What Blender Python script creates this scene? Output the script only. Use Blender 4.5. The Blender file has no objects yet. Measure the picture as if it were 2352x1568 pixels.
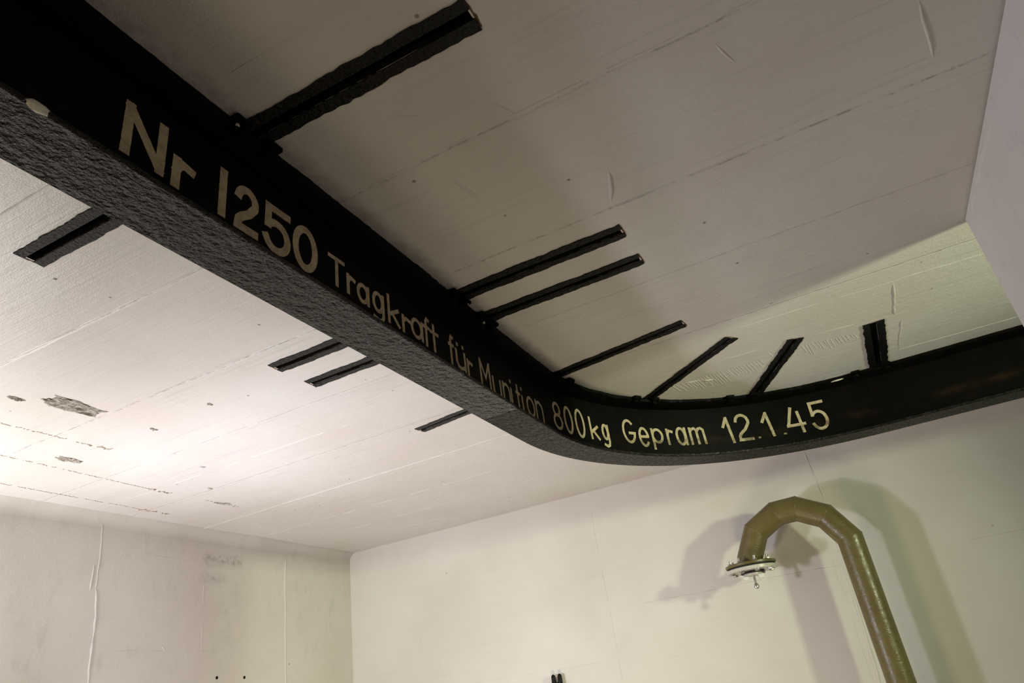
import bpy, bmesh, math, random
import numpy as np
from mathutils import Matrix, Vector, noise

# ------------------------------------------------------------------ scene, camera, lights, exposure
C = bpy.context.scene.collection
sc = bpy.context.scene
Z0 = 1.6                      # the eye is 1.6 m above the floor, the ceiling 1 m above the eye
CEIL = Z0 + 1.0

cam = bpy.data.cameras.new('camera')
cam.sensor_width = 36.0
cam.lens = 36.0 * 1585.0 / 2352.0
cam.clip_start = 0.02
camo = bpy.data.objects.new('camera', cam)
C.objects.link(camo)
Rm = Matrix(((0.88376188, 0.31528658, 0.3457735), (0.44756277, -0.3538666, -0.82125879), (-0.13657419, 0.88055255, -0.45384435)))
camo.matrix_world = Matrix.Translation((0, 0, Z0)) @ Rm.to_4x4()
sc.camera = camo

world = bpy.data.worlds.new('world')
sc.world = world
world.use_nodes = True
world.node_tree.nodes['Background'].inputs[0].default_value = (0.02, 0.02, 0.02, 1)
world.node_tree.nodes['Background'].inputs[1].default_value = 0.3

def area(name, loc, target, sx, sy, power, col, spread=180):
    l = bpy.data.lights.new(name, 'AREA')
    l.shape = 'RECTANGLE'
    l.size, l.size_y, l.energy, l.color = sx, sy, power, col
    l.spread = math.radians(spread)
    o = bpy.data.objects.new(name, l)
    C.objects.link(o)
    o.location = loc
    d = Vector(target) - Vector(loc)
    o.rotation_euler = d.to_track_quat('-Z', 'Y').to_euler()
    return o

# cool white work lamps low on the left side of the room, an added warm fill near the floor, greenish lamps in the passage
# behind the right partition, an added dim warm fill behind the camera
area('lamp_left_up', (-2.7, 1.0, Z0 + 0.0), (-2.5, 1.2, Z0 + 1.0), 0.25, 0.25, 20.5, (0.95, 0.93, 0.97))
area('lamp_left', (-2.2, 1.5, Z0 - 0.05), (-1.2, 3.4, Z0 + 0.45), 0.14, 0.14, 22.0, (0.86, 0.84, 1.0))
area('fill_floor', (-1.0, 2.0, Z0 - 1.2), (-2.2, 3.6, Z0 + 0.2), 0.4, 0.4, 16.5, (1.0, 0.86, 0.57))
area('lamp_passage', (2.25, 1.67, Z0 + 0.58), (-3.03, 3.2, Z0 + 0.3), 0.17, 0.17, 15.0, (0.92, 1.0, 0.68), 80)
area('lamp_passage_near', (2.15, 1.69, Z0 + 0.58), (-3.03, 3.2, Z0 + 0.3), 0.17, 0.17, 3.4, (0.55, 1.0, 0.35))
area('fill_behind', (-1.6, -1.2, Z0 - 0.6), (-1.6, 1.5, Z0 + 0.3), 0.5, 0.5, 9.0, (1.0, 0.89, 0.56))

vs = sc.view_settings
vs.view_transform = 'Standard'
vs.look = 'None'
vs.gamma = 1.0
vs.use_curve_mapping = False
vs.exposure = 0.0
sc.cycles.max_bounces = 8
sc.cycles.diffuse_bounces = 5

# ------------------------------------------------------------------ helpers
random.seed(7)

def nn(nt, t, **kw):
    n = nt.nodes.new(t)
    for k, v in kw.items():
        setattr(n, k, v)
    return n

class Mat:
    """small wrapper for building procedural materials"""
    def __init__(s, name, rough=0.5, metal=0.0, spec=0.5):
        s.m = bpy.data.materials.new(name)
        s.m.use_nodes = True
        s.nt = s.m.node_tree
        s.b = s.nt.nodes['Principled BSDF']
        s.b.inputs['Roughness'].default_value = rough
        s.b.inputs['Metallic'].default_value = metal
        s.b.inputs['Specular IOR Level'].default_value = spec
        tc = nn(s.nt, 'ShaderNodeTexCoord')
        s.co = tc.outputs['Object']
    def link(s, a, b):
        s.nt.links.new(a, b)
    def val(s, x):
        return x
    def math(s, op, a, b=None, c=None, clamp=False):
        n = nn(s.nt, 'ShaderNodeMath', operation=op)
        n.use_clamp = clamp
        for i, v in enumerate((a, b, c)):
            if v is None: continue
            if isinstance(v, (int, float)): n.inputs[i].default_value = v
            else: s.link(v, n.inputs[i])
        return n.outputs[0]
    def scale(s, sx, sy, sz):
        n = nn(s.nt, 'ShaderNodeMapping')
        n.inputs['Scale'].default_value = (sx, sy, sz)
        s.link(s.co, n.inputs['Vector'])
        return n.outputs[0]
    def noise(s, scale, detail=4, rough=0.5, vec=None, dist=0.0):
        n = nn(s.nt, 'ShaderNodeTexNoise')
        n.inputs['Scale'].default_value = scale
        n.inputs['Detail'].default_value = detail
        n.inputs['Roughness'].default_value = rough
        n.inputs['Distortion'].default_value = dist
        s.link(vec if vec is not None else s.co, n.inputs['Vector'])
        return n.outputs['Fac']
    def voro(s, scale, vec=None):
        n = nn(s.nt, 'ShaderNodeTexVoronoi')
        n.inputs['Scale'].default_value = scale
        s.link(vec if vec is not None else s.co, n.inputs['Vector'])
        return n.outputs['Distance']
    def xyz(s):
        n = nn(s.nt, 'ShaderNodeSeparateXYZ')
        s.link(s.co, n.inputs[0])
        return n.outputs
    def remap(s, x, a, b, c=0.0, d=1.0):
        n = nn(s.nt, 'ShaderNodeMapRange')
        n.inputs['From Min'].default_value = a
        n.inputs['From Max'].default_value = b
        n.inputs['To Min'].default_value = c
        n.inputs['To Max'].default_value = d
        s.link(x, n.inputs['Value'])
        return n.outputs[0]
    def mix(s, f, a, b):
        n = nn(s.nt, 'ShaderNodeMix', data_type='RGBA')
        if isinstance(f, (int, float)): n.inputs[0].default_value = f
        else: s.link(f, n.inputs[0])
        for i, v in ((6, a), (7, b)):
            if isinstance(v, tuple): n.inputs[i].default_value = (*v, 1)
            else: s.link(v, n.inputs[i])
        return n.outputs[2]
    def color(s, x):
        if isinstance(x, tuple): s.b.inputs['Base Color'].default_value = (*x, 1)
        else: s.link(x, s.b.inputs['Base Color'])
    def rough(s, x):
        s.link(x, s.b.inputs['Roughness'])
    def bump(s, h, dist=0.002, strength=1.0):
        n = nn(s.nt, 'ShaderNodeBump')
        n.inputs['Strength'].default_value = strength
        n.inputs['Distance'].default_value = dist
        s.link(h, n.inputs['Height'])
        s.link(n.outputs[0], s.b.inputs['Normal'])
    def box(s, X, Y, x0, x1, y0, y1, soft):
        """soft rectangular mask"""
        a = s.remap(X, x0 - soft, x0 + soft); b = s.remap(X, x1 + soft, x1 - soft)
        c = s.remap(Y, y0 - soft, y0 + soft); d = s.remap(Y, y1 + soft, y1 - soft)
        return s.math('MULTIPLY', s.math('MULTIPLY', a, b), s.math('MULTIPLY', c, d))

def mesh_obj(name, verts, faces, mat, parent=None, smooth=False):
    me = bpy.data.meshes.new(name)
    me.from_pydata([tuple(v) for v in verts], [], faces)
    bm = bmesh.new(); bm.from_mesh(me)
    bmesh.ops.recalc_face_normals(bm, faces=bm.faces)
    bm.to_mesh(me); bm.free()
    me.materials.append(mat)
    if smooth:
        for p in me.polygons: p.use_smooth = True
    o = bpy.data.objects.new(name, me)
    C.objects.link(o)
    if parent is not None:
        o.parent = parent
        o.matrix_parent_inverse = parent.matrix_world.inverted()
    return o

def bm_obj(name, bm, mat, parent=None, smooth=False):
    me = bpy.data.meshes.new(name)
    bmesh.ops.recalc_face_normals(bm, faces=bm.faces)
    bm.to_mesh(me); bm.free()
    me.materials.append(mat)
    if smooth:
        for p in me.polygons: p.use_smooth = True
    o = bpy.data.objects.new(name, me)
    C.objects.link(o)
    if parent is not None:
        o.parent = parent
        o.matrix_parent_inverse = parent.matrix_world.inverted()
    return o

def thing(name, loc, label, cat, group=None):
    o = bpy.data.objects.new(name, None)
    C.objects.link(o)
    o.location = loc
    o.matrix_world = Matrix.Translation(loc)
    o['label'] = label; o['category'] = cat
    if group: o['group'] = group
    return o

def box_bm(x0, x1, y0, y1, z0, z1, bm=None, bevel=0.0):
    nb = bmesh.new()
    bmesh.ops.create_cube(nb, size=1)
    for v in nb.verts:
        v.co = Vector(((x0 + x1) / 2 + v.co.x * (x1 - x0), (y0 + y1) / 2 + v.co.y * (y1 - y0), (z0 + z1) / 2 + v.co.z * (z1 - z0)))
    if bevel: bmesh.ops.bevel(nb, geom=nb.edges[:], offset=bevel, segments=2, affect='EDGES')
    return nb

def lathe_bm(profile, n=32, M=None, caps=True):
    """profile of (radius, height) about local z; M places it"""
    bm = bmesh.new(); rings = []
    for r, h in profile:
        rings.append([bm.verts.new((r * math.cos(2 * math.pi * k / n), r * math.sin(2 * math.pi * k / n), h)) for k in range(n)])
    for a, b in zip(rings, rings[1:]):
        for k in range(n):
            bm.faces.new((a[k], a[(k + 1) % n], b[(k + 1) % n], b[k]))
    if caps:
        bm.faces.new(rings[0][::-1]); bm.faces.new(rings[-1])
    if M is not None: bm.transform(M)
    return bm

def smooth_by_angle(o, deg=35):
    me = o.data
    for p in me.polygons: p.use_smooth = True
    bm = bmesh.new(); bm.from_mesh(me)
    for e in bm.edges:
        if len(e.link_faces) == 2 and e.calc_face_angle() > math.radians(deg): e.smooth = False
    bm.to_mesh(me); bm.free()

# ------------------------------------------------------------------ materials
def plaster(name, base, grain=(1, 1, 1), rough=0.5, bump=0.0012, tint=(0.9, 0.86, 0.84), speck=0.5, gloss=0.5, fine=260, extra=None, dark=0.86, grain_dark=0.5):
    m = Mat(name, rough, 0, gloss)
    g = m.scale(*grain)
    big = m.noise(1.3, 3, 0.55)
    med = m.noise(7, 5, 0.6)
    grn = m.noise(14, 6, 0.65, g)
    fin = m.noise(fine, 2, 0.5)
    col = m.mix(m.remap(big, 0.35, 0.68), base, tuple(b * t for b, t in zip(base, tint)))
    col = m.mix(m.remap(med, 0.52, 0.72, 0, 0.45), col, tuple(b * dark for b in base))
    col = m.mix(m.remap(grn, 0.56, 0.8, 0, grain_dark), col, tuple(b * 0.62 for b in base))
    if speck:
        sp = m.math('MULTIPLY', m.remap(m.voro(11), 0.06, 0.035), m.remap(m.noise(3.1, 1), speck, speck + 0.06))
        col = m.mix(m.math('MULTIPLY', sp, 0.75), col, (0.12, 0.10, 0.08))
    h = m.math('ADD', m.math('MULTIPLY', grn, 0.9), m.math('MULTIPLY', fin, 0.42))
    h = m.math('ADD', h, m.math('MULTIPLY', m.noise(46, 4, 0.6), 0.55))
    if extra: col, h = extra(m, col, h)
    m.color(col)
    m.bump(h, bump)
    return m.m

def ceil_extra(m, col, h):
    x, y, z = m.xyz()
    # scuffed board-edge streaks running along x, rusty flush beside the beam line
    wob = m.math('MULTIPLY', m.noise(9, 3), 0.012)
    rag = m.noise(38, 4, 0.7)
    for yc, w, s in ((0.958, 0.004, 0.5), (1.352, 0.005, 0.6), (1.745, 0.003, 0.35), (2.17, 0.004, 0.4)):
        d = m.math('ABSOLUTE', m.math('SUBTRACT', m.math('ADD', y, wob), yc + 0.006))
        k = m.math('MULTIPLY', m.remap(d, w, w * 0.2), m.remap(rag, 0.46, 0.6, 0, s))
        col = m.mix(k, col, (0.20, 0.17, 0.14))
        h = m.math('SUBTRACT', h, m.math('MULTIPLY', m.remap(d, w * 1.6, 0), 0.9))
    # brown bleed where the rail meets the paint
    d = m.math('ABSOLUTE', m.math('SUBTRACT', x, -0.745))
    k = m.math('MULTIPLY', m.remap(d, 0.038, 0.0, 0, 0.6), m.remap(m.noise(20, 5, 0.7), 0.42, 0.66))
    k = m.math('MULTIPLY', k, m.remap(y, 2.25, 2.1))
    col = m.mix(k, col, (0.30, 0.20, 0.16))
    # fanned trowel grain on the light patches
    return col, h

def wall_left_extra(m, col, h):
    x, y, z = m.xyz()
    zz = m.math('SUBTRACT', z, Z0)
    a = m.box(y, zz, 2.64, 2.90, 0.83, 0.885, 0.02)
    b = m.box(y, zz, 2.63, 2.80, 0.74, 0.78, 0.02)
    k = m.math('MAXIMUM', a, m.math('MULTIPLY', b, 0.7))
    k = m.math('MULTIPLY', k, m.remap(m.noise(42, 6, 0.75), 0.40, 0.62, 0, 0.7))
    col = m.mix(k, col, (0.22, 0.21, 0.19))
    c = m.box(y, zz, 2.70, 2.90, 0.30, 0.70, 0.07)
    col = m.mix(m.math('MULTIPLY', c, m.remap(m.noise(18, 5, 0.7), 0.4, 0.7, 0, 0.28)), col, (0.30, 0.28, 0.27))
    # soft shade under the ceiling, painted into the wall colour
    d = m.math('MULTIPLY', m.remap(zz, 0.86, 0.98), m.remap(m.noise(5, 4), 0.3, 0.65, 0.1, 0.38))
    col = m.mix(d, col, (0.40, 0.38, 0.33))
    return col, h

M_ceil = plaster('whitewashed_board_concrete', (0.66, 0.635, 0.60), (0.16, 5.5, 1), 0.42, 0.0016, extra=ceil_extra, gloss=0.45)
M_ridge = plaster('whitewash_ridge', (0.74, 0.72, 0.68), (1, 1, 1), 0.42, 0.0010, speck=False)
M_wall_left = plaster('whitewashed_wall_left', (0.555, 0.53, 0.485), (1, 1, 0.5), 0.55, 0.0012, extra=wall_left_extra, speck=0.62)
M_wall_back = plaster('whitewashed_wall_back', (0.68, 0.66, 0.61), (0.3, 1, 1.6), 0.55, 0.0007, dark=0.97, speck=0.62, grain_dark=0.15)
M_wall_right = plaster('smooth_whitewash', (0.66, 0.64, 0.65), (1, 1, 1), 0.6, 0.0005, speck=False, dark=0.96)
M_floor = plaster('grey_screed', (0.30, 0.29, 0.27), (1, 1, 1), 0.6, 0.001)

def black_paint(name, base=(0.012, 0.011, 0.010), scale=95, dist=0.004, rough=0.34, rust=0.0, spec=0.5, grey=0.0, streak=False, rr=None, patch=(0.022, 0.018, 0.014), gcol=(0.10, 0.095, 0.09), stretch=None):
    m = Mat(name, rough, 0, spec)
    n1 = m.noise(scale, 3, 0.55, m.scale(*stretch) if stretch else None)
    n2 = m.noise(scale * 3.1, 3, 0.6)
    col = m.mix(m.remap(m.noise(24, 5, 0.65), 0.5, 0.75, 0, 0.7), base, patch)
    if grey:
        col = m.mix(m.remap(m.noise(40, 5, 0.7), 0.45, 0.7, 0, grey), col, gcol)
    if rust:
        col = m.mix(m.remap(m.noise(13, 6, 0.7), 0.55, 0.8, 0, rust), col, (0.07, 0.032, 0.012))
    if streak:
        x, y, z = m.xyz()
        zz = m.math('SUBTRACT', z, Z0)
        k = m.math('MULTIPLY', m.remap(m.math('ABSOLUTE', m.math('SUBTRACT', zz, 0.838)), 0.022, 0.0), m.remap(m.noise(6, 5, 0.6), 0.42, 0.68))
        k = m.math('MULTIPLY', k, m.remap(x, -0.7, -0.1, 0.10, 0.5))
        col = m.mix(k, col, (0.045, 0.022, 0.010))
    m.color(col)
    m.bump(m.math('ADD', n1, m.math('MULTIPLY', n2, 0.35)), dist)
    if rr: m.rough(m.remap(n2, 0.35, 0.65, rr[0], rr[1]))
    return m.m

M_web = black_paint('black_rail_paint', (0.0030, 0.0027, 0.0024), scale=40, dist=0.0006, rough=0.5, rust=0.08, streak=True, spec=0.05, patch=(0.006, 0.005, 0.004))
M_flange = black_paint('lumpy_black_gloss_paint', (0.0045, 0.0045, 0.005), scale=48, dist=0.030, rough=0.24, spec=0.36, grey=0.3, rr=(0.10, 0.30), gcol=(0.014, 0.014, 0.015), patch=(0.003, 0.003, 0.003), stretch=(1.2, 0.8, 1))
M_flange2 = black_paint('worn_black_paint', (0.004, 0.0037, 0.0033), scale=34, dist=0.005, rough=0.42, spec=0.16, grey=0.8, rr=(0.3, 0.6), gcol=(0.028, 0.026, 0.023), patch=(0.005, 0.0045, 0.004))
M_lip = black_paint('anchor_rail_paint', (0.004, 0.0035, 0.003), scale=110, dist=0.009, rough=0.30, rust=0.12, spec=0.28, rr=(0.16, 0.5), patch=(0.006, 0.0045, 0.003))
M_groove = black_paint('dark_steel_groove', (0.003, 0.0025, 0.0025), scale=60, dist=0.001, rough=0.7, spec=0.2)

m = Mat('faded_cream_lettering', 0.6, 0, 0.3)
x, y, z = m.xyz()
zz = m.math('SUBTRACT', z, Z0)
c = m.mix(m.remap(m.noise(60, 5, 0.7), 0.42, 0.68, 0, 0.8), (0.50, 0.42, 0.28), (0.30, 0.215, 0.125))
low = m.math('MULTIPLY', m.math('MULTIPLY', m.remap(zz, 0.852, 0.838), m.remap(zz, 0.80, 0.812)), m.remap(x, -0.78, -0.6, 0.12, 0.9))
c = m.mix(m.math('MULTIPLY', low, m.remap(m.noise(45, 5, 0.75), 0.38, 0.56, 0.0, 0.85)), c, (0.07, 0.045, 0.02))
c = m.mix(m.remap(m.noise(150, 4, 0.7), 0.63, 0.72, 0, 0.85), c, (0.03, 0.022, 0.015))
m.color(c)
m.bump(m.noise(180, 3), 0.0004)
M_letter = m.m

m = Mat('cream_paint_drip', 0.4)
m.color(m.mix(m.remap(m.noise(90, 4), 0.45, 0.7), (0.62, 0.60, 0.50), (0.42, 0.38, 0.28)))
m.bump(m.noise(120, 3), 0.001)
M_drip = m.m

m = Mat('olive_pipe_enamel', 0.36, 0, 0.5)
n1 = m.noise(6, 5, 0.65)
c = m.mix(m.remap(n1, 0.35, 0.68), (0.115, 0.084, 0.030), (0.150, 0.128, 0.038))
c = m.mix(m.remap(m.noise(17, 6, 0.7), 0.55, 0.78, 0, 0.6), c, (0.10, 0.055, 0.03))
m.color(c)
m.bump(m.math('ADD', m.noise(70, 4), m.math('MULTIPLY', m.noise(220, 2), 0.4)), 0.0012)
m.rough(m.remap(m.noise(35, 4), 0.3, 0.7, 0.26, 0.45))
M_pipe = m.m

m = Mat('black_rubber', 0.6, 0, 0.3)
m.color(m.mix(m.noise(60, 3), (0.010, 0.010, 0.009), (0.022, 0.020, 0.018)))
M_rubber = m.m
m = Mat('galvanised_steel', 0.28, 0.9)
m.color(m.mix(m.remap(m.noise(60, 4), 0.3, 0.7), (0.42, 0.41, 0.39), (0.60, 0.58, 0.55)))
m.bump(m.noise(160, 3), 0.0004)
M_zinc = m.m
m = Mat('pale_plastic_flange', 0.35, 0, 0.5)
m.color(m.mix(m.remap(m.noise(25, 4), 0.35, 0.7), (0.60, 0.57, 0.52), (0.45, 0.42, 0.37)))
M_pale = m.m
m = Mat('white_plastic_block', 0.4)
m.color(m.mix(m.noise(40, 3), (0.80, 0.78, 0.74), (0.70, 0.68, 0.63)))
M_white = m.m
m = Mat('exposed_aggregate', 0.85, 0, 0.2)
c = m.mix(m.remap(m.noise(70, 6, 0.75), 0.35, 0.66), (0.62, 0.58, 0.52), (0.24, 0.20, 0.15))
c = m.mix(m.remap(m.noise(32, 5, 0.7), 0.56, 0.68, 0, 0.85), c, (0.10, 0.065, 0.035))
m.color(c)
m.bump(m.noise(90, 6, 0.75), 0.006)
M_spall = m.m
m = Mat('rusty_crack', 0.8, 0, 0.2)
m.color(m.mix(m.remap(m.noise(80, 5, 0.7), 0.4, 0.65), (0.13, 0.08, 0.045), (0.48, 0.42, 0.36)))
m.bump(m.noise(150, 4), 0.002)
M_crack = m.m
m = Mat('rust_bleed', 0.8, 0, 0.2)
m.color(m.mix(m.remap(m.noise(120, 5, 0.7), 0.4, 0.65), (0.20, 0.10, 0.045), (0.09, 0.05, 0.03)))
M_rust = m.m

# ------------------------------------------------------------------ the room shell
def structure(o, kind='structure'):
    o['kind'] = kind
    return o

XL, XR, YB, XE, YF = -3.03, 0.556, 3.84, 3.4, -1.7
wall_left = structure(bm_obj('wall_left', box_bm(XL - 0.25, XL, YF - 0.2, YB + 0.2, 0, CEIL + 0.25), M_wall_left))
wall_back = structure(bm_obj('wall_back', box_bm(XL, XE, YB, YB + 0.25, 0, CEIL + 0.25), M_wall_back))
wall_right = structure(bm_obj('wall_right', box_bm(XR, XR + 0.12, YF, 2.02, 0, CEIL, bevel=0.006), M_wall_right))
wall_front = structure(bm_obj('wall_front', box_bm(XL, XE, YF - 0.2, YF, 0, CEIL + 0.25), M_wall_right))
wall_passage = structure(bm_obj('wall_passage', box_bm(XE, XE + 0.2, YF - 0.2, YB + 0.2, 0, CEIL + 0.25), M_wall_back))
floor = structure(bm_obj('floor', box_bm(XL, XE, YF, YB, -0.2, 0), M_floor))

# ------- embedded anchor rails: centre line on the ceiling, width
#        (x0, y0, x1, y1, width, label)
RAILS = [
    (-1.417, 0.712, -0.280, 0.712, 0.068, 'widest black anchor rail, nearest the viewer, crossing the ceiling beside the large number'),
    (-1.417, 1.460, -0.268, 1.458, 0.064, 'nearer of the close pair of black anchor rails across the straight rail beam'),
    (-1.417, 1.620, -0.267, 1.614, 0.060, 'farther of the close pair of black anchor rails across the straight rail beam'),
    (-1.405, 2.248, -0.265, 2.082, 0.056, 'thin slanting black anchor rail where the rail beam starts to bend, showing on both sides'),
    (-0.860, 2.906, -0.152, 2.313, 0.056, 'diagonal black anchor rail inside the bend, between the thin slanting and short steep ones'),
    (-0.290, 3.223, 0.047, 2.499, 0.062, 'short steep black anchor rail inside the bend, second from the far end'),
    (0.332, 3.330, 0.307, 2.570, 0.074, 'short broad black anchor rail pointing straight out from the bend, farthest of all'),
]
GW, GD = 0.30, 0.030          # groove share of the width, groove depth

def rail_frame(x0, y0, x1, y1):
    d = Vector((x1 - x0, y1 - y0, 0)); L = d.length; d.normalize()
    n = Vector((-d.y, d.x, 0))
    return Vector((x0, y0, 0)), d, n, L

bm = box_bm(XL, XE, YF, YB, CEIL, CEIL + 0.2)
me = bpy.data.meshes.new('ceiling'); bm.to_mesh(me); bm.free()
ceiling = bpy.data.objects.new('ceiling', me); C.objects.link(ceiling)
cb = bmesh.new()
for x0, y0, x1, y1, w, lab in RAILS:
    o, d, n, L = rail_frame(x0, y0, x1, y1)
    g = w * GW / 2
    vs_ = []
    for zt in (CEIL - 0.02, CEIL + GD):
        for a, b in ((0.004, -g), (L - 0.004, -g), (L - 0.004, g), (0.004, g)):
            p = o + d * a + n * b
            vs_.append(cb.verts.new((p.x, p.y, zt)))
    for f in ((0, 3, 2, 1), (4, 5, 6, 7), (0, 1, 5, 4), (1, 2, 6, 5), (2, 3, 7, 6), (3, 0, 4, 7)):
        cb.faces.new([vs_[i] for i in f])
bmesh.ops.recalc_face_normals(cb, faces=cb.faces)
cm = bpy.data.meshes.new('cut'); cb.to_mesh(cm); cb.free()
cut = bpy.data.objects.new('cut', cm); C.objects.link(cut)
mod = ceiling.modifiers.new('b', 'BOOLEAN'); mod.operation = 'DIFFERENCE'; mod.object = cut; mod.solver = 'EXACT'
bpy.context.view_layer.update()
ev = ceiling.evaluated_get(bpy.context.evaluated_depsgraph_get())
nm = bpy.data.meshes.new_from_object(ev)
ceiling.modifiers.clear(); ceiling.data = nm
bpy.data.objects.remove(cut)
nm.materials.clear(); nm.materials.append(M_ceil)
for p in nm.polygons: p.material_index = 0
structure(ceiling)

# ------------------------------------------------------------------ relief on ceiling and walls
def ridge(name, parent, p0, p1, normal, w, h, wob=0.003, gaps=0.0, step=0.012, mat=None, seed=0, thick_var=0.5):
    """thin irregular ridge of paint or grout standing proud of a surface"""
    p0, p1, nrm = Vector(p0), Vector(p1), Vector(normal)
    d = p1 - p0; L = d.length; d.normalize(); s = d.cross(nrm)
    N = max(2, int(L / step)); V = []; F = []; on_prev = False
    for i in range(N + 1):
        t = L * i / N
        q = Vector((t * 3.1 + seed * 7.7, seed * 1.3, 0.2))
        off = wob * (noise.noise(q * 2.0) * 1.6 + 0.5 * noise.noise(q * 9.0))
        k = 1 - thick_var + thick_var * (noise.noise(q * 7.0) + 0.7)
        end = min(1.0, t / 0.03, (L - t) / 0.03) if 0 < i < N else 0.02
        on = noise.noise(Vector((t * 6.0, seed * 3.3, 5.1))) > gaps - 1.0 + 0.0 if gaps else True
        if gaps: on = noise.noise(Vector((t * 9.0, seed * 3.3, 5.1))) > (gaps - 0.5)
        a = max(0.05, k) * end * (1.0 if on else 0.04)
        c = p0 + d * t + s * off
        base = len(V)
        ww = w * (0.35 + 0.65 * a)
        V += [c - s * ww / 2 - nrm * 0.0006, c - s * ww * 0.12 + nrm * (h * a), c + s * ww * 0.18 + nrm * (h * a * 0.9), c + s * ww / 2 - nrm * 0.0006]
        if i and (on or on_prev):
            b = base - 4
            for j in range(3): F.append((b + j, b + j + 1, base + j + 1, base + j))
        on_prev = on
    return mesh_obj(name, V, F, mat or M_ridge, parent, True)

DN = (0, 0, -1)
def cr(y, x0, x1, w=0.006, h=0.0022, wob=0.003, gaps=0.0, seed=0, slope=0.0, mat=None):
    return ridge('form_ridge', ceiling, (x0, y, CEIL), (x1, y + slope, CEIL), DN, w, h, wob, gaps, seed=seed, mat=mat or M_ceil)
cr(0.592, -0.70, 0.4, 0.007, 0.0016, seed=1)
cr(0.592, -2.4, -1.0, 0.006, 0.0014, gaps=0.4, seed=2)
cr(0.235, -0.7, 0.4, 0.006, 0.0014, seed=3)
cr(0.955, -2.6, -0.95, 0.006, 0.0016, gaps=0.35, seed=4)
cr(0.952, -0.70, 0.50, 0.006, 0.0014, gaps=0.45, seed=5)
cr(1.350, -2.6, -0.95, 0.006, 0.0016, gaps=0.4, seed=6)
cr(1.352, -0.30, 0.54, 0.007, 0.0020, gaps=0.35, seed=7)
cr(1.990, -2.95, -1.55, 0.005, 0.0018, wob=0.0025, gaps=0.3, seed=8)
cr(1.745, -2.6, -1.5, 0.005, 0.0014, gaps=0.45, seed=9)
cr(2.595, -3.02, -1.10, 0.006, 0.0026, wob=0.0022, gaps=0.12, seed=10, slope=-0.02)
cr(2.988, -2.95, -1.4, 0.004, 0.0016, wob=0.0020, gaps=0.42, seed=11)
cr(3.30, -2.6, -1.2, 0.005, 0.002, gaps=0.45, seed=12)
cr(3.56, -2.7, -1.5, 0.005, 0.002, gaps=0.4, seed=13)
cr(2.932, 0.39, 1.6, 0.005, 0.0014, wob=0.0014, seed=14, slope=0.05)
cr(2.262, -0.12, 1.5, 0.008, 0.0013, wob=0.006, gaps=0.25, seed=15, slope=0.05)
cr(2.490, -0.22, -0.02, 0.010, 0.0014, wob=0.004, gaps=0.2, seed=16, slope=0.01)
cr(2.520, 0.11, 0.26, 0.010, 0.0014, wob=0.004, gaps=0.2, seed=26, slope=0.02)
ridge('form_ridge', ceiling, (0.372, 2.30, CEIL), (0.378, 2.56, CEIL), DN, 0.012, 0.0022, 0.004, 0.15, seed=17, mat=M_ceil)
ridge('form_ridge', ceiling, (0.405, 2.62, CEIL), (0.398, 2.93, CEIL), DN, 0.010, 0.0014, 0.004, 0.25, seed=18, mat=M_ceil)
ridge('form_ridge', ceiling, (0.41, 1.12, CEIL), (0.44, 1.30, CEIL), DN, 0.008, 0.003, 0.003, seed=19, mat=M_ceil)
# short plaster welts
for i, (x, y, dx, dy, w, h) in enumerate(((-0.255, 1.33, 0.035, -0.11, 0.012, 0.004), (-0.62, 1.335, 0.02, 0.08, 0.010, 0.004), (-0.60, 1.37, 0.03, 0.05, 0.009, 0.004),
        (-0.52, 0.82, 0.05, 0.03, 0.009, 0.004), (-0.68, 0.80, 0.02, 0.05, 0.008, 0.003), (-0.34, 0.90, 0.02, 0.06, 0.009, 0.003), (-0.52, 1.02, 0.02, 0.12, 0.012, 0.004),
        (-0.47, 0.30, 0.06, 0.10, 0.010, 0.003), (-0.40, 2.60, 0.07, 0.02, 0.006, 0.004), (-0.33, 2.63, 0.05, 0.03, 0.006, 0.004), (-2.4, 3.0, 0.08, -0.01, 0.012, 0.004),
        (0.06, 1.0, 0.03, 0.08, 0.010, 0.002), (-0.1, 0.62, 0.05, 0.04, 0.010, 0.002), (0.22, 0.8, 0.04, -0.05, 0.010, 0.002))):
    ridge('plaster_welt', ceiling, (x, y, CEIL), (x + dx, y + dy, CEIL), DN, w, h, 0.004, seed=30 + i, mat=M_ceil, step=0.006)

# comb marks left by the trowel along the inside of the bend: one joined piece of fine relief
V = []; F = []
rr = random.Random(3)
def comb(xa, ya, xb, yb, n, ln):
    for i in range(n):
        t = i / (n - 1)
        x = xa + (xb - xa) * t + rr.uniform(-0.003, 0.003); y = ya + (yb - ya) * t
        l = ln * rr.uniform(0.55, 1.1) * (0.5 + 0.5 * math.sin(math.pi * min(1, max(0, t * 0.9 + 0.08))))
        b = len(V); w = 0.0036
        hit = False
        for rx0, ry0, rx1, ry1, rw, _ in RAILS:
            ro, rd, rn, rl = rail_frame(rx0, ry0, rx1, ry1)
            for q in (0, 0.5, 1):
                v = Vector((x + 0.012 * q, y + l * q, 0)) - ro
                if abs(v.dot(rn)) < rw / 2 + 0.006 and -0.01 < v.dot(rd) < rl + 0.01: hit = True
        if hit: continue
        for (px, py) in ((x, y), (x + 0.012, y + l)):
            V.extend([(px - w / 2, py, CEIL + 0.0004), (px, py, CEIL - 0.0008), (px + w / 2, py, CEIL + 0.0004)])
        F.extend([(b, b + 1, b + 4, b + 3), (b + 1, b + 2, b + 5, b + 4)])
comb(-0.45, 2.60, -0.10, 2.60, 30, 0.13)
comb(-0.06, 2.56, 0.24, 2.62, 24, 0.11)
o = mesh_obj('trowel_marks', V, F, M_ceil, ceiling); o['kind'] = 'stuff'

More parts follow.
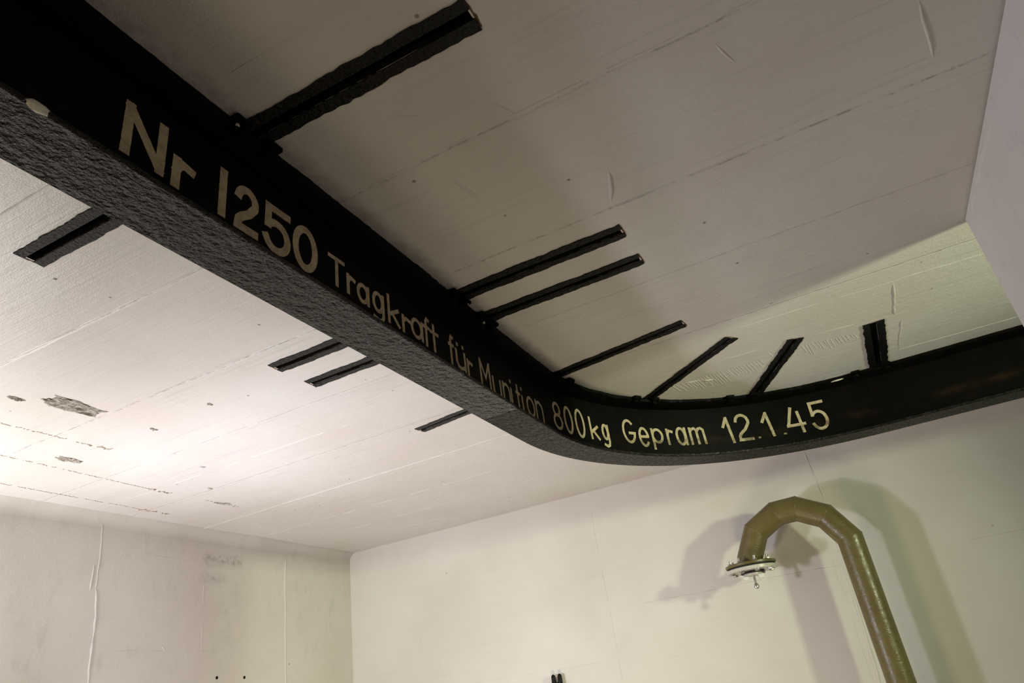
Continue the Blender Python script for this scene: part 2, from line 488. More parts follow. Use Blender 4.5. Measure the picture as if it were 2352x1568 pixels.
# cracked, rusty seams and spalled places near the lamp
def crack(x0, y0, x1, y1, w, seed, dens=0.0):
    V = []; F = []; N = int(math.hypot(x1 - x0, y1 - y0) / 0.006)
    for i in range(N):
        t = i / N
        q = Vector((t * 22, seed * 2.7, 0))
        on = noise.noise(q) + 0.5 * noise.noise(q * 3) > -0.12 - dens
        if not on: continue
        cx = x0 + (x1 - x0) * t + 0.006 * noise.noise(Vector((t * 5, seed, 2)))
        cy = y0 + (y1 - y0) * t
        ww = w * (0.35 + 1.0 * abs(noise.noise(q * 4))) * (1 + 1.6 * (t > 0.82))
        b = len(V); n = 7
        cxo = cx + rr.uniform(-0.4, 0.4) * ww
        V.append((cxo, cy, CEIL - 0.0016))
        for k in range(n):
            a = 2 * math.pi * k / n; r = rr.uniform(0.6, 1.2)
            V.append((cxo + ww * r * math.cos(a) * 0.55, cy + 0.0050 * r * math.sin(a), CEIL + 0.0003))
        for k in range(n): F.append((b, b + 1 + k, b + 1 + (k + 1) % n))
    o = mesh_obj('rusty_crack', V, F, M_crack, ceiling)
crack(-2.300, 1.10, -2.303, 1.56, 0.015, 1, 0.05)
crack(-2.560, 1.20, -2.606, 2.12, 0.012, 2, 0.12)
crack(-2.846, 1.42, -2.868, 2.28, 0.012, 3, 0.12)
crack(-2.595, 2.25, -2.598, 2.46, 0.016, 4, -0.1)

def spall(cx, cy, rx, ry, seed, amp=0.010, name='spalled_patch', n=26):
    """broken-out patch: an uneven crust with a ragged rim hugging the ceiling"""
    V = []; F = []; idx = {}
    for i in range(n):
        for j in range(n):
            u, v = (i / (n - 1)) * 2 - 1, (j / (n - 1)) * 2 - 1
            r = math.hypot(u, v) + 0.42 * noise.noise(Vector((u * 2.1, v * 2.1, seed))) + 0.22 * noise.noise(Vector((u * 6, v * 6, seed)))
            if r < 0.86:
                e = min(1, (0.86 - r) * 3)
                z = CEIL - 0.0006 - amp * e * (0.35 + 0.9 * noise.noise(Vector((u * 4, v * 3, seed + 4))) + 0.5 * noise.noise(Vector((u * 13, v * 9, seed + 8))))
                idx[i, j] = len(V); V.append((cx + rx * u, cy + ry * v, min(z, CEIL - 0.0004)))
    for i in range(n - 1):
        for j in range(n - 1):
            q = [(i, j), (i + 1, j), (i + 1, j + 1), (i, j + 1)]
            if all(k in idx for k in q): F.append([idx[k] for k in q])
    return mesh_obj(name, V, F, M_spall, ceiling)
spall(-2.045, 1.235, 0.052, 0.125, 3.0)
spall(-2.10, 1.105, 0.014, 0.032, 5.0, 0.004)
spall(-2.475, 1.52, 0.030, 0.055, 7.0, 0.006)
spall(-2.045, 1.535, 0.012, 0.018, 9.0, 0.004, n=12)
spall(-1.755, 1.515, 0.009, 0.014, 11.0, 0.003, n=12)
spall(-2.60, 2.345, 0.014, 0.05, 13.0, 0.003, n=14)
spall(-2.59, 2.37, 0.02, 0.03, 14.0, 0.003, n=12)
spall(-1.15, 1.83, 0.012, 0.02, 15.0, 0.004, n=12)
spall(-1.10, 1.93, 0.012, 0.02, 17.0, 0.004, n=12)
spall(-1.445, 0.79, 0.004, 0.006, 19.0, 0.002, n=8)
spall(-2.25, 1.93, 0.010, 0.02, 21.0, 0.003, n=10)
spall(-2.45, 2.15, 0.010, 0.02, 22.0, 0.003, n=10)

# softly rounded join of ceiling and left wall
V = []; F = []
for i in range(61):
    y = 0.2 + (YB - 0.2) * i / 60
    R_ = 0.055 + 0.012 * noise.noise(Vector((y * 2.2, 0, 7)))
    for k in range(9):
        a = math.pi / 2 * k / 8
        V.append((XL + R_ - R_ * math.sin(a) - 0.0005 * 0, y, CEIL - R_ + R_ * math.cos(a)))
    if i:
        for k in range(8): F.append((9 * i - 9 + k, 9 * i - 8 + k, 9 * i + 1 + k, 9 * i + k))
mesh_obj('cove', V, F, M_wall_left, wall_left, True)

# back wall and left wall relief
BK = (0, -1, 0); LF = (1, 0, 0)
def br(p0, p1, w, h, wob, gaps=0.0, seed=0):
    return ridge('form_ridge', wall_back, (p0[0], YB, Z0 + p0[1]), (p1[0], YB, Z0 + p1[1]), BK, w, h, wob, gaps, seed=seed, mat=M_wall_back)
def lr(p0, p1, w, h, wob, gaps=0.0, seed=0):
    return ridge('form_ridge', wall_left, (XL, p0[0], Z0 + p0[1]), (XL, p1[0], Z0 + p1[1]), LF, w, h, wob, gaps, seed=seed, mat=M_wall_left)
br((-1.287, 0.99), (-1.29, -0.25), 0.006, 0.0022, 0.003, 0.2, 41)
br((-0.078, 0.92), (-0.062, 0.66), 0.010, 0.005, 0.004, 0.0, 42)
br((-0.062, 0.66), (-0.10, -0.25), 0.016, 0.006, 0.006, 0.0, 43)
br((-0.12, 0.40), (-0.115, -0.25), 0.005, 0.002, 0.006, 0.3, 44)
br((-1.1, 0.345), (0.10, 0.35), 0.006, 0.003, 0.003, 0.25, 45)
br((0.45, 0.345), (1.2, 0.35), 0.007, 0.003, 0.002, 0.25, 46)
br((-3.0, 0.55), (-1.4, 0.555), 0.004, 0.0015, 0.002, 0.5, 47)
br((-2.6, 0.10), (-1.3, 0.10), 0.004, 0.0012, 0.002, 0.45, 48)
br((-2.5, 0.55), (-2.52, 0.1), 0.004, 0.0012, 0.002, 0.3, 49)
br((-0.95, 0.915), (-0.94, 0.935), 0.006, 0.004, 0.0, 0.0, 50)
br((-0.86, 0.93), (-0.87, 0.965), 0.006, 0.004, 0.0, 0.0, 51)
lr((2.060, 0.985), (2.072, 0.66), 0.010, 0.003, 0.005, 0.0, 52)
lr((2.050, 0.78), (2.046, 0.66), 0.010, 0.006, 0.003, 0.0, 53)
lr((2.075, 0.68), (2.098, 0.20), 0.013, 0.006, 0.007, 0.0, 54)
lr((3.236, 0.92), (3.248, 0.15), 0.012, 0.005, 0.004, 0.0, 55)
lr((2.655, 0.76), (2.665, 0.35), 0.005, 0.002, 0.003, 0.3, 56)
lr((2.30, 0.85), (2.60, 0.83), 0.004, 0.0014, 0.002, 0.3, 57)
lr((2.10, 0.42), (2.75, 0.41), 0.004, 0.0018, 0.003, 0.25, 58)
lr((2.43, 0.44), (2.46, 0.41), 0.018, 0.006, 0.002, 0.0, 59)
ridge('form_ridge', wall_right, (XR, 1.55, CEIL - 0.03), (XR, 1.95, CEIL - 0.02), (-1, 0, 0), 0.02, 0.004, 0.006, 0.2, seed=60, mat=M_wall_right)
for i, (y, z) in enumerate(((2.770, 0.288), (2.950, 0.282))):
    M = Matrix.Translation((XL, y, Z0 + z)) @ Matrix.Rotation(math.pi / 2, 4, 'Y')
    o = bm_obj('drill_hole', lathe_bm([(0.0075, -0.001), (0.0075, 0.0012), (0.0045, 0.0012), (0.004, 0.0002), (0.0005, 0.0002)], 12, M), M_groove, wall_left)  # drilled hole, its dark inside drawn as a small black disc
for i, (x, y) in enumerate(((-2.38, 3.03), (-2.2, 3.3), (-2.75, 3.05), (-1.7, 3.2))):
    pass

# ------------------------------------------------------------------ anchor rails
def jitter_strip(name, o, d, n, L, b0, b1, ztop, zbot, jit, seed, mat, parent, both=(1, 1), bend=0.004):
    """a strip under the ceiling whose long edges are ragged where white and black paint overlap"""
    N = int(L / 0.006); V = []; F = []
    for i in range(N + 1):
        t = L * i / N
        q = Vector((t * 60, seed * 5.1, 0.3)); q2 = Vector((t * 14, seed * 5.1, 4.3))
        j0 = jit * (noise.noise(q) * 1.0 + noise.noise(q2) * 1.2) * both[0]
        j1 = jit * (noise.noise(q + Vector((0, 9, 0))) + noise.noise(q2 + Vector((0, 9, 0))) * 1.2) * both[1]
        te = t
        for bb, z in ((b0 + j0, ztop), (b0 + j0, zbot), (b1 + j1, zbot), (b1 + j1, ztop)):
            e = (0.004 * noise.noise(Vector((bb * 160, seed, i > 0)))) if i in (0, N) else 0
            p = o + d * (te + e) + n * bb
            V.append((p.x, p.y, z))
        if i:
            b = 4 * i; a = b - 4
            for k in range(4): F.append((a + k, a + (k + 1) % 4, b + (k + 1) % 4, b + k))
    F.append((0, 1, 2, 3)); b = 4 * N; F.append((b + 3, b + 2, b + 1, b))
    return mesh_obj(name, V, F, mat, parent)

for i, (x0, y0, x1, y1, w, lab) in enumerate(RAILS):
    o, d, n, L = rail_frame(x0, y0, x1, y1)
    mid = o + d * L * 0.5
    t = thing('anchor_rail', (mid.x, mid.y, CEIL), lab, 'anchor rail', 'anchor rails set into the ceiling across the rail beam')
    g = w * GW / 2
    jitter_strip('lip', o, d, n, L, -w / 2, -g, CEIL + 0.001, CEIL - 0.0028, 0.0034, i * 2 + 1, M_lip, t, (1, 0.15))
    jitter_strip('lip', o, d, n, L, g, w / 2, CEIL + 0.001, CEIL - 0.0028, 0.0034, i * 2 + 2, M_lip, t, (0.15, 1))
    V = []
    for a in (0.0045, L - 0.0045):
        for b, z in ((-g + 0.0005, CEIL), (-g + 0.0005, CEIL + GD - 0.001), (g - 0.0005, CEIL + GD - 0.001), (g - 0.0005, CEIL)):
            p = o + d * a + n * b
            V.append((p.x, p.y, z))
    mesh_obj('channel', V, [(0, 1, 5, 4), (1, 2, 6, 5), (2, 3, 7, 6), (0, 3, 2, 1), (4, 5, 6, 7)], M_groove, t)
    # rust bleeding out at the visible end
    for e in ((L, 1), (0.0, -1)) if i < 4 else ((L, 1),):
        V = []; F = []; nseg = 10
        for k in range(nseg + 1):
            b = -w * 0.45 + w * 0.9 * k / nseg
            for ext in (-0.0005, 0.002 + 0.005 * abs(noise.noise(Vector((k * 0.9, i * 3.0, e[1]))))):
                p = o + d * (e[0] + ext * e[1]) + n * b
                V.append((p.x, p.y, CEIL - 0.0007))
            if k: F.append((2 * k - 2, 2 * k - 1, 2 * k + 1, 2 * k))
        mesh_obj('rust_edge', V, F, M_rust, t)

# ------------------------------------------------------------------ the overhead rail beam
RC = 1.0605; CX, CY = 0.243, 2.05
SA = RC * math.pi / 2
def path(s, off=0.0):
    """centre line by arc length from y; off is the distance towards the inside of the bend (viewer's right)"""
    if s <= CY: return Vector((CX - RC + off, s, 0)), 0.0
    th = (s - CY) / RC
    if th <= math.pi / 2:
        r = RC - off
        return Vector((CX - r * math.cos(th), CY + r * math.sin(th), 0)), th
    return Vector((CX + (s - CY - SA), CY + RC - off, 0)), math.pi / 2

beam = thing('monorail_beam', (CX - RC, 1.2, CEIL), 'long black steel I-beam hoist rail bending right under the ceiling, with cream painted lettering', 'rail')

def sweep(name, prof, s0, s1, step, mat, jit=0.0, jitcols=(), seed=0):
    """closed profile of (offset, z) swept along the rail"""
    N = max(1, int((s1 - s0) / step)); V = []; F = []; P = len(prof)
    for i in range(N + 1):
        s = s0 + (s1 - s0) * i / N
        for k, (a, z) in enumerate(prof):
            aa = a
            if jit and k in jitcols:
                aa += jit * (noise.noise(Vector((s * 55, seed + k * 0.0, 0))) + noise.noise(Vector((s * 12, seed, 3)))) * (1 if a > 0 else -1)
            p, th = path(s, aa)
            V.append((p.x, p.y, Z0 + z))
        if i:
            b = i * P; a_ = b - P
            for k in range(P): F.append((a_ + k, a_ + (k + 1) % P, b + (k + 1) % P, b + k))
    F.append(tuple(range(P))[::-1]); b = N * P; F.append(tuple(b + k for k in range(P)))
    o = mesh_obj(name, V, F, mat, beam)
    return o

HW, ZB = 0.0605, 0.7535
JO = 1.768
fl_prof = [(-HW + 0.002, ZB), (HW - 0.002, ZB), (HW, ZB + 0.002), (HW, ZB + 0.009), (HW - 0.003, ZB + 0.0115), (0.006, ZB + 0.022), (-0.006, ZB + 0.022), (-HW + 0.003, ZB + 0.0115), (-HW, ZB + 0.009), (-HW, ZB + 0.002)]
o = sweep('bottom_flange', fl_prof, -0.9, JO - 0.0012, 0.02, M_flange, 0.0012, (2, 3, 8, 9), 1); smooth_by_angle(o)
o = sweep('bottom_flange', fl_prof, JO + 0.0012, 6.2, 0.02, M_flange2, 0.0008, (2, 3, 8, 9), 2); smooth_by_angle(o)
wb_prof = [(-0.005, ZB + 0.021), (0.005, ZB + 0.021), (0.005, 0.976), (-0.005, 0.976)]
o = sweep('web', wb_prof, -0.9, 6.2, 0.02, M_web); smooth_by_angle(o)
tp_prof = [(-HW, 0.9988), (-HW, 0.989), (-HW + 0.003, 0.986), (-0.006, 0.975), (0.006, 0.975), (HW - 0.003, 0.986), (HW, 0.989), (HW, 0.9988)]
o = sweep('top_flange', tp_prof, -0.9, 6.2, 0.006, M_web, 0.0022, (0, 1, 6, 7), 5); smooth_by_angle(o)

def on_web(s, z, out=0.0):
    p, th = path(s, 0.005 + out)
    return Vector((p.x, p.y, Z0 + z))

# lugs where the beam is clamped to the anchor rails
def blob(name, c, r, mat, parent, seed, squash=(1, 1, 1), amp=0.25, sub=2):
    bm = bmesh.new(); bmesh.ops.create_icosphere(bm, subdivisions=sub, radius=1)
    for v in bm.verts:
        k = 1 + amp * noise.noise(v.co * 1.7 + Vector((seed, 0, 0)))
        v.co = Vector((c[0] + v.co.x * r * k * squash[0], c[1] + v.co.y * r * k * squash[1], c[2] + v.co.z * r * k * squash[2]))
    return bm_obj(name, bm, mat, parent, True)
for s_, dz in ((0.672, 0), (0.752, 0), (1.430, 0), (1.488, 0), (1.590, 0), (1.655, 0), (2.15, 0), (2.24, 0), (2.66, 0), (2.76, 0), (3.14, 0), (3.25, 0), (3.70, 0), (3.82, 0)):
    p, th = path(s_, HW - 0.004)
    nrm = Vector((math.cos(th), -math.sin(th), 0)); tan = Vector((math.sin(th), math.cos(th), 0))
    bm = lathe_bm([(0.0125, 0), (0.0125, 0.010), (0.0105, 0.013)], 6, Matrix.Translation((p.x, p.y, CEIL - 0.013)) @ Matrix.Rotation(math.pi + s_, 4, 'X') @ Matrix.Translation((0, 0, -0.001)) if False else Matrix.Translation((p.x, p.y, CEIL - 0.024)) @ Matrix.Rotation(s_, 4, 'Z'))
    bm_obj('clamp_nut', bm, M_web, beam)
    q = p + nrm * 0.010
    a = math.atan2(tan.y, tan.x)
    bm = box_bm(-0.018, 0.018, -0.014, 0.014, -0.012, 0.0, bevel=0.003)
    bm.transform(Matrix.Translation((q.x, q.y, CEIL - 0.0005)) @ Matrix.Rotation(a, 4, 'Z'))
    bm_obj('clamp_plate', bm, M_web, beam)

# drips of cream paint
for seed, c, r, sq in ((1, (CX - RC + HW, 0.352, Z0 + ZB + 0.004), 0.011, (0.55, 1.35, 0.75)),):
    o = blob('paint_drip', c, r, M_drip, beam, seed, sq, 0.3)
for seed, (s_, off, z), r, sq in ((2, (1.497, HW + 0.012, 0.992), 0.007, (0.7, 1.3, 0.8)), (3, (1.600, HW + 0.004, 0.975), 0.005, (0.8, 1.0, 0.8)), (4, (3.62, HW - 0.002, 0.985), 0.010, (2.3, 0.5, 0.35)), (6, (0.668, HW + 0.006, 0.984), 0.004, (1, 1, 1))):
    p, th = path(s_, off)
    blob('paint_drip', (p.x, p.y, Z0 + z), r, M_drip, beam, seed, sq, 0.35)
o_, d_, n_, L_ = rail_frame(*RAILS[6][:4])
pp = o_ + d_ * (L_ - 0.018) - n_ * 0.016

# ------------------------------------------------------------------ painted lettering on the web
def ell(cx, cy, rx, ry, a0, a1, n=28):
    return [(cx + rx * math.cos(math.radians(a0 + (a1 - a0) * i / n)), cy + ry * math.sin(math.radians(a0 + (a1 - a0) * i / n))) for i in range(n + 1)]
GL = {
    'N': [[(0, 0), (0, 1)], [(0.02, 0.97), (0.98, 0.03)], [(1, 0), (1, 1)]],
    'r': [[(0, 0), (0, 1)], [(0, 0.60), (0.12, 0.78), (0.45, 0.93), (1, 0.86)]],
    'I': [[(0.5, 0), (0.5, 1)]],
    '2': [ell(0.48, 0.73, 0.50, 0.27, 168, -18) + [(0.62, 0.42), (0.22, 0.27), (0.04, 0.16), (0, 0), (1, 0)]],
    '5': [[(1, 1), (0.06, 1)], [(0.06, 1), (0.04, 0.55)], ell(0.46, 0.33, 0.54, 0.33, 128, -158)],
    '0': [ell(0.5, 0.5, 0.5, 0.5, 90, 450, 40)],
    'T': [[(0, 1), (1, 1)], [(0.5, 1), (0.5, 0)]],
    'a': [ell(0.47, 0.5, 0.47, 0.5, 90, 450, 32), [(1, 0.97), (1, 0)]],
    'g': [ell(0.47, 0.67, 0.47, 0.33, 90, 450, 32), [(1, 0.97), (1, 0.2), (0.85, 0.05), (0.5, 0), (0.05, 0.06)]],
    'k': [[(0, 0), (0, 1)], [(0.95, 0.60), (0.02, 0.28)], [(0.30, 0.38), (1, 0)]],
    'f': [[(1, 0.97), (0.72, 1.0), (0.45, 0.86), (0.42, 0)], [(0, 0.66), (0.95, 0.66)]],
    't': [[(0.45, 1), (0.45, 0.0)], [(0, 0.70), (1, 0.70)]],
    'ü': [[(0, 0.72), (0, 0.22), (0.18, 0.04), (0.5, 0), (0.85, 0.06), (1, 0.2)], [(1, 0.72), (1, 0)], [(0.16, 0.97), (0.16, 1.0)], [(0.84, 0.97), (0.84, 1.0)]],
    'M': [[(0, 0), (0, 1)], [(0.04, 0.94), (0.5, 0.35), (0.96, 0.94)], [(1, 1), (1, 0)]],
    'u': [[(0, 1), (0, 0.28), (0.18, 0.06), (0.5, 0), (0.85, 0.08), (1, 0.25)], [(1, 1), (1, 0)]],
    'n': [[(0, 0), (0, 1)], [(0, 0.75), (0.22, 0.95), (0.55, 1), (0.88, 0.88), (1, 0.65), (1, 0)]],
    'i': [[(0.5, 0), (0.5, 0.66)], [(0.5, 0.97), (0.5, 1.0)]],
    'o': [ell(0.5, 0.5, 0.5, 0.5, 90, 450, 32)],
    '8': [ell(0.5, 0.76, 0.40, 0.24, 90, 450, 28), ell(0.5, 0.27, 0.5, 0.27, 90, 450, 28)],
    'G': [ell(0.5, 0.5, 0.5, 0.5, 48, 330, 32) + [(1, 0.42), (0.55, 0.42)]],
    'e': [[(0.03, 0.52), (0.98, 0.52)] + ell(0.5, 0.5, 0.5, 0.5, 4, 318, 32)],
    'p': [[(0, 0), (0, 1)], ell(0.5, 0.66, 0.5, 0.34, 90, 450, 32)],
    'm': [[(0, 0), (0, 1)], [(0, 0.78), (0.14, 0.96), (0.34, 1), (0.48, 0.88), (0.5, 0)], [(0.5, 0.78), (0.64, 0.96), (0.82, 1), (0.97, 0.88), (1, 0)]],
    '1': [[(0.0, 0.66), (0.60, 0.98)], [(0.66, 1), (1, 0)]],
    '4': [[(0.42, 1), (0.02, 0.31)], [(0, 0.30), (1.0, 0.30)], [(0.76, 0.80), (0.83, 0)]],
    '.': [[(0.5, 0.3), (0.5, 0.7)]],
}
LET = [
    ('N', 0.4986, 0.5776, 0.8275, 0.9364),
    ('r', 0.5916, 0.6376, 0.8229, 0.8914),
    ('I', 0.6893, 0.7067, 0.8246, 0.9342),
    ('2', 0.7263, 0.7854, 0.8207, 0.928),
    ('5', 0.7979, 0.8706, 0.8154, 0.9299),
    ('0', 0.8768, 0.9521, 0.8198, 0.9322),
    ('T', 0.9845, 1.0407, 0.8318, 0.9087),
    ('r', 1.046, 1.0775, 0.8324, 0.8876),
    ('a', 1.0813, 1.1277, 0.8311, 0.8858),
    ('g', 1.1385, 1.1852, 0.8075, 0.8913),
    ('k', 1.198, 1.2478, 0.8247, 0.9066),
    ('r', 1.2575, 1.2974, 0.8238, 0.8758),
    ('a', 1.2964, 1.3529, 0.829, 0.8902),
    ('f', 1.3527, 1.3863, 0.8254, 0.9155),
    ('t', 1.3852, 1.4288, 0.823, 0.9081),
    ('f', 1.4776, 1.5091, 0.8192, 0.9148),
    ('ü', 1.5148, 1.5707, 0.8194, 0.9023),
    ('r', 1.5772, 1.6101, 0.8142, 0.8712),
    ('M', 1.6541, 1.7184, 0.8109, 0.9036),
    ('u', 1.73, 1.7867, 0.801, 0.8706),
    ('n', 1.7971, 1.8495, 0.8065, 0.8757),
    ('i', 1.8465, 1.8708, 0.8035, 0.8993),
    ('t', 1.8917, 1.9244, 0.8005, 0.899),
    ('i', 1.924, 1.9544, 0.8045, 0.8983),
    ('o', 1.9697, 2.0361, 0.8093, 0.885),
    ('n', 2.0438, 2.1042, 0.8092, 0.8906),
    ('8', 2.1789, 2.2425, 0.8164, 0.925),
    ('0', 2.2564, 2.3129, 0.8147, 0.9255),
    ('0', 2.3281, 2.3863, 0.8121, 0.9298),
    ('k', 2.4145, 2.4664, 0.8177, 0.9097),
    ('g', 2.4829, 2.5233, 0.7935, 0.891),
    ('G', 2.6022, 2.6709, 0.8222, 0.9249),
    ('e', 2.6833, 2.7369, 0.8103, 0.896),
    ('p', 2.7503, 2.8085, 0.8007, 0.8926),
    ('r', 2.8251, 2.8592, 0.8205, 0.892),
    ('.', 2.8451, 2.8547, 0.8219, 0.8336),
    ('a', 2.8707, 2.9233, 0.8171, 0.8984),
    ('m', 2.9366, 3.0107, 0.8185, 0.8955),
    ('1', 3.0942, 3.137, 0.8121, 0.9301),
    ('2', 3.1558, 3.2222, 0.8157, 0.9368),
    ('.', 3.2391, 3.2515, 0.8154, 0.8297),
    ('1', 3.269, 3.3141, 0.8178, 0.9291),
    ('.', 3.3494, 3.3606, 0.8145, 0.829),
    ('4', 3.3702, 3.4503, 0.812, 0.9309),
    ('5', 3.4761, 3.5423, 0.8078, 0.9361),
]
def ribbon(pts, tw, cap):
    """flat band of width tw along pts (world-size 2D), square ends lengthened by cap"""
    P = [Vector(p) for p in pts]
    closed = (P[0] - P[-1]).length < 1e-6
    if not closed:
        P[0] = P[0] - (P[1] - P[0]).normalized() * cap
        P[-1] = P[-1] + (P[-1] - P[-2]).normalized() * cap
    Lf = []; Rt = []; n = len(P)
    for i in range(n):
        if closed: a, b = P[(i - 1) % (n - 1)], P[(i + 1) % (n - 1)]
        else: a, b = P[max(0, i - 1)], P[min(n - 1, i + 1)]
        t1 = (P[i] - a).normalized() if (P[i] - a).length > 1e-9 else (b - P[i]).normalized()
        t2 = (b - P[i]).normalized() if (b - P[i]).length > 1e-9 else t1
        n1 = Vector((-t1.y, t1.x)); n2 = Vector((-t2.y, t2.x))
        mm = (n1 + n2)
        mm = n1 if mm.length < 0.2 else mm.normalized()
        k = min(1.7, 1 / max(0.35, mm.dot(n1)))
        Lf.append(P[i] + mm * tw / 2 * k); Rt.append(P[i] - mm * tw / 2 * k)
    L2 = [Lf[0]]; R2 = [Rt[0]]          # densify so that the band follows the bend
    for i in range(n - 1):
        k = max(1, int((P[i + 1] - P[i]).length / 0.006))
        for j in range(1, k + 1):
            L2.append(Lf[i].lerp(Lf[i + 1], j / k)); R2.append(Rt[i].lerp(Rt[i + 1], j / k))
    return L2, R2

for li, (ch, s0, s1, z0, z1) in enumerate(LET):
    big = li < 6
    tw = 0.0175 if big else (0.0105 if s0 < 2.05 else 0.0112)
    if ch in '12.45' and s0 > 3: tw = 0.0125
    if ch == '.': tw = 0.012
    h = tw / 2
    V = []; F = []
    wx = max(0.0, (s1 - s0) - tw); wz = max(0.0, (z1 - z0) - tw)
    for si, st in enumerate(GL[ch]):
        pts = [(s0 + h + u * wx if wx else (s0 + s1) / 2, z0 + h + v * wz) for u, v in st]
        cap = h if ch != '.' else 0.003
        if ch in 'üi' and len(st) == 2 and abs(st[0][1] - st[1][1]) < 0.05: cap = h * 0.9
        Lf, Rt = ribbon(pts, tw, cap)
        for i, (a, b) in enumerate(zip(Lf, Rt)):
            e = 0.0006
            ja = e * noise.noise(Vector((a.x * 200, a.y * 200, li))); jb = e * noise.noise(Vector((b.x * 200, b.y * 200, li + 9)))
            base = len(V)
            V.append(on_web(a.x + ja, a.y + ja, 0.0008 + 0.0004 * si)); V.append(on_web(b.x + jb, b.y + jb, 0.0008 + 0.0004 * si))
            if i: F.append((base - 2, base - 1, base + 1, base))
    o = mesh_obj('painted_digit' if ch.isdigit() or ch == 'I' else ('painted_dot' if ch == '.' else 'painted_letter'), V, F, M_letter, beam)

# ------------------------------------------------------------------ hooked vent pipe
PY, PR = 3.62, 0.0575
pipe = thing('vent_pipe', (-0.010, PY, 0), 'olive painted vent pipe rising by the back wall and curving over to a hanging flange', 'pipe')
cen = [(-0.008, -1.6), (-0.008, 0.432), (-0.080, 0.550), (-0.195, 0.612), (-0.290, 0.610), (-0.404, 0.548), (-0.468, 0.432), (-0.472, 0.408)]
cpts = [Vector((x, PY, Z0 + z)) for x, z in cen]
rings = []
NR = 40
for i, p in enumerate(cpts):
    t1 = (p - cpts[i - 1]).normalized() if i else (cpts[1] - p).normalized()
    t2 = (cpts[i + 1] - p).normalized() if i < len(cpts) - 1 else t1
    if i == 0: t1 = t2
    mit = (t1 + t2).normalized()
    u = Vector((0, 1, 0)); w_ = mit.cross(u).normalized()
    k = 1 / max(0.5, mit.dot(t1))
    rings.append([p + (u * math.cos(a) + w_ * k * math.sin(a)) * PR for a in [2 * math.pi * j / NR for j in range(NR)]])
for i in range(len(rings) - 1):
    V = rings[i] + rings[i + 1]
    F = [(k, (k + 1) % NR, NR + (k + 1) % NR, NR + k) for k in range(NR)]
    if i in (0, len(rings) - 2):
        F.append(tuple(range(NR)) if i == 0 else tuple(range(NR, 2 * NR)))
    o = mesh_obj('pipe_shaft' if i == 0 else 'bend_segment' if i < len(rings) - 2 else 'pipe_collar', V, F, M_pipe, pipe, True)
    if i in (0, len(rings) - 2): smooth_by_angle(o, 60)
# weld beads at the mitred joints
for i in range(1, len(rings) - 2):
    V = []; F = []
    c = cpts[i]
    t = ((cpts[i + 1] - c).normalized() + (c - cpts[i - 1]).normalized()).normalized()
    rs = []
    for (dr, dt) in ((-0.001, -0.0028), (0.0010, -0.0012), (0.0010, 0.0012), (-0.001, 0.0028)):
        rs.append([r + (r - c).normalized() * dr + t * dt for r in rings[i]])
    V = sum(rs, [])
    for a in range(3):
        for k in range(NR): F.append((a * NR + k, a * NR + (k + 1) % NR, (a + 1) * NR + (k + 1) % NR, (a + 1) * NR + k))
    mesh_obj('weld_bead', V, F, M_pipe, pipe, True)

FX = -0.472
def T(z, extra=None):
    M = Matrix.Translation((FX, PY, Z0 + z))
    return M @ extra if extra else M
def lathe(name, prof, z, mat, n=48, parent=pipe, extra=None):
    o = bm_obj(name, lathe_bm(prof, n, T(z, extra)), mat, parent)
    smooth_by_angle(o)
    return o
lathe('flange', [(0.06, 0.013), (0.116, 0.013), (0.119, 0.010), (0.119, 0.002), (0.117, 0.0), (0.06, 0.0)], 0.398, M_pipe)
lathe('gasket', [(0.05, 0.0), (0.112, 0.0), (0.112, -0.008), (0.05, -0.008)], 0.398, M_rubber)
lathe('blind_flange', [(0.02, 0.0), (0.117, 0.0), (0.119, -0.002), (0.119, -0.014), (0.117, -0.016), (0.02, -0.016)], 0.390, M_pale)
lathe('hub_ring', [(0.012, 0.0), (0.056, 0.0), (0.056, -0.008), (0.052, -0.010), (0.012, -0.010)], 0.374, M_rubber)
lathe('hub_plate', [(0.004, 0.0), (0.044, 0.0), (0.044, -0.008), (0.042, -0.010), (0.004, -0.010)], 0.364, M_pale)
lathe('vent_rod', [(0.0055, 0.0), (0.0055, -0.034), (0.007, -0.037), (0.0105, -0.042), (0.0120, -0.049), (0.0105, -0.056), (0.006, -0.060), (0.001, -0.061)], 0.354, M_zinc, 20)
for sx in (-1, 1):
    bm = box_bm(-0.014, 0.014, -0.012, 0.012, -0.019, 0.0, bevel=0.002)
    bm.transform(T(0.356, Matrix.Translation((sx * 0.036, -0.012, 0)) @ Matrix.Rotation(0.3, 4, 'Z')))
    bm_obj('cam_block', bm, M_white, pipe)
for k in range(8):
    a = math.radians(22.5 + 45 * k)
    ex = Matrix.Translation((0.094 * math.cos(a), 0.094 * math.sin(a), 0)) @ Matrix.Rotation(a, 4, 'Z')
    b = bm_obj('bolt', lathe_bm([(0.0055, -0.026), (0.0055, 0.042)], 12, T(0.392, ex)), M_zinc, pipe)
    for (n_, zz_, h_) in (('nut', 0.374 - 0.009, 0.009), ('nut', 0.411, 0.010)):
        o = bm_obj(n_, lathe_bm([(0.0100, 0.0), (0.0115, 0.0015), (0.0115, h_ - 0.0015), (0.0100, h_)], 6, T(zz_, ex)), M_zinc, b)
    o = bm_obj('washer', lathe_bm([(0.0135, 0.0), (0.0135, 0.0018)], 20, T(0.3738 - 0.0018, ex)), M_zinc, b)

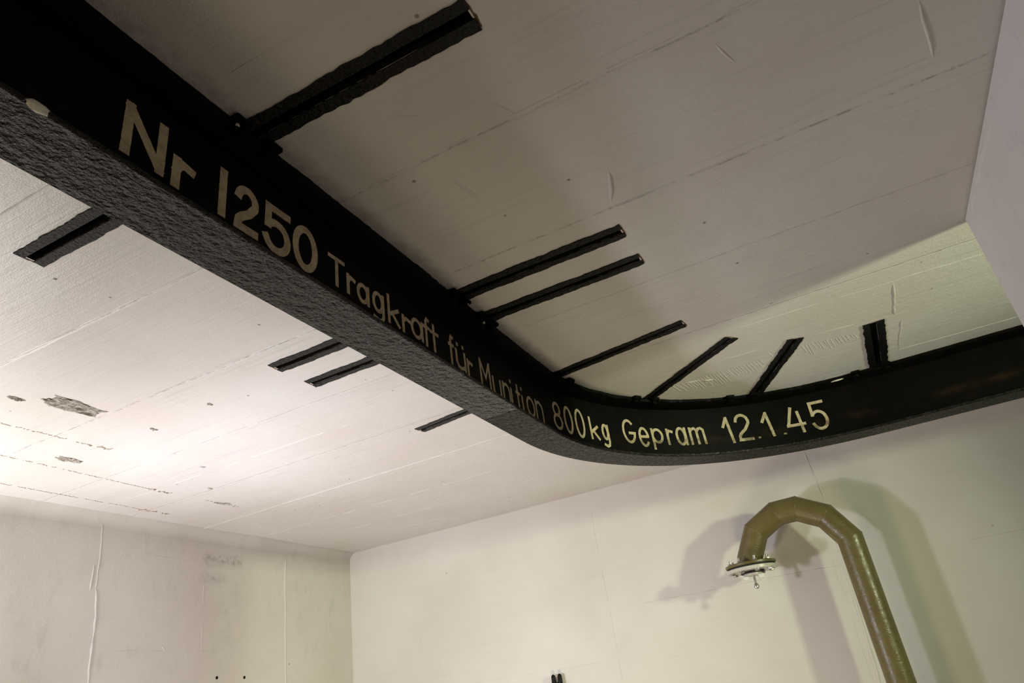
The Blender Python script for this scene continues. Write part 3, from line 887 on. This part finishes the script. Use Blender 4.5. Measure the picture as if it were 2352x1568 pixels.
# ------------------------------------------------------------------ forked wall hook
hk = thing('wall_hook', (-1.650, YB, Z0 - 0.1), 'small black forked hook on the back wall, cut off by the picture\'s bottom edge', 'hook')
def tube(name, pts, r, mat, parent, n=14):
    P = [Vector(p) for p in pts]; V = []; F = []
    for i, p in enumerate(P):
        t = (P[min(i + 1, len(P) - 1)] - P[max(0, i - 1)]).normalized()
        u = t.cross(Vector((0, 1, 0.01))).normalized(); w_ = t.cross(u)
        rr_ = r[i] if isinstance(r, (list, tuple)) else r
        V += [p + (u * math.cos(2 * math.pi * k / n) + w_ * math.sin(2 * math.pi * k / n)) * rr_ for k in range(n)]
        if i:
            a = (i - 1) * n; b = i * n
            for k in range(n): F.append((a + k, a + (k + 1) % n, b + (k + 1) % n, b + k))
    F.append(tuple(range(n))[::-1]); F.append(tuple((len(P) - 1) * n + k for k in range(n)))
    return mesh_obj(name, V, F, mat, parent, True)
HY = YB - 0.030
for sx in (-1, 1):
    x = -1.648 + sx * 0.0185
    tube('prong', [(-1.648 + sx * 0.004, HY, Z0 - 0.01), (-1.648 + sx * 0.014, HY, Z0 + 0.012), (x, HY, Z0 + 0.032), (x, HY, Z0 + 0.066), (x, HY, Z0 + 0.0735), (x, HY, Z0 + 0.0785)], [0.013, 0.013, 0.0125, 0.0115, 0.009, 0.003], M_flange2, hk)
tube('crosspiece', [(-1.6665, HY, Z0 + 0.030), (-1.648, HY, Z0 + 0.025), (-1.6295, HY, Z0 + 0.030)], 0.0125, M_flange2, hk)
bm = box_bm(-1.660, -1.636, HY - 0.006, HY + 0.008, Z0 - 0.12, Z0 + 0.012, bevel=0.003)
bm_obj('stem', bm, M_flange2, hk)
bm = box_bm(-1.672, -1.624, YB - 0.006, YB, Z0 - 0.16, Z0 - 0.03, bevel=0.002)
bm_obj('back_plate', bm, M_flange2, hk)
tube('spacer', [(-1.648, HY, Z0 - 0.09), (-1.648, HY + 0.012, Z0 - 0.0901), (-1.648, YB - 0.003, Z0 - 0.09)], 0.009, M_flange2, hk)
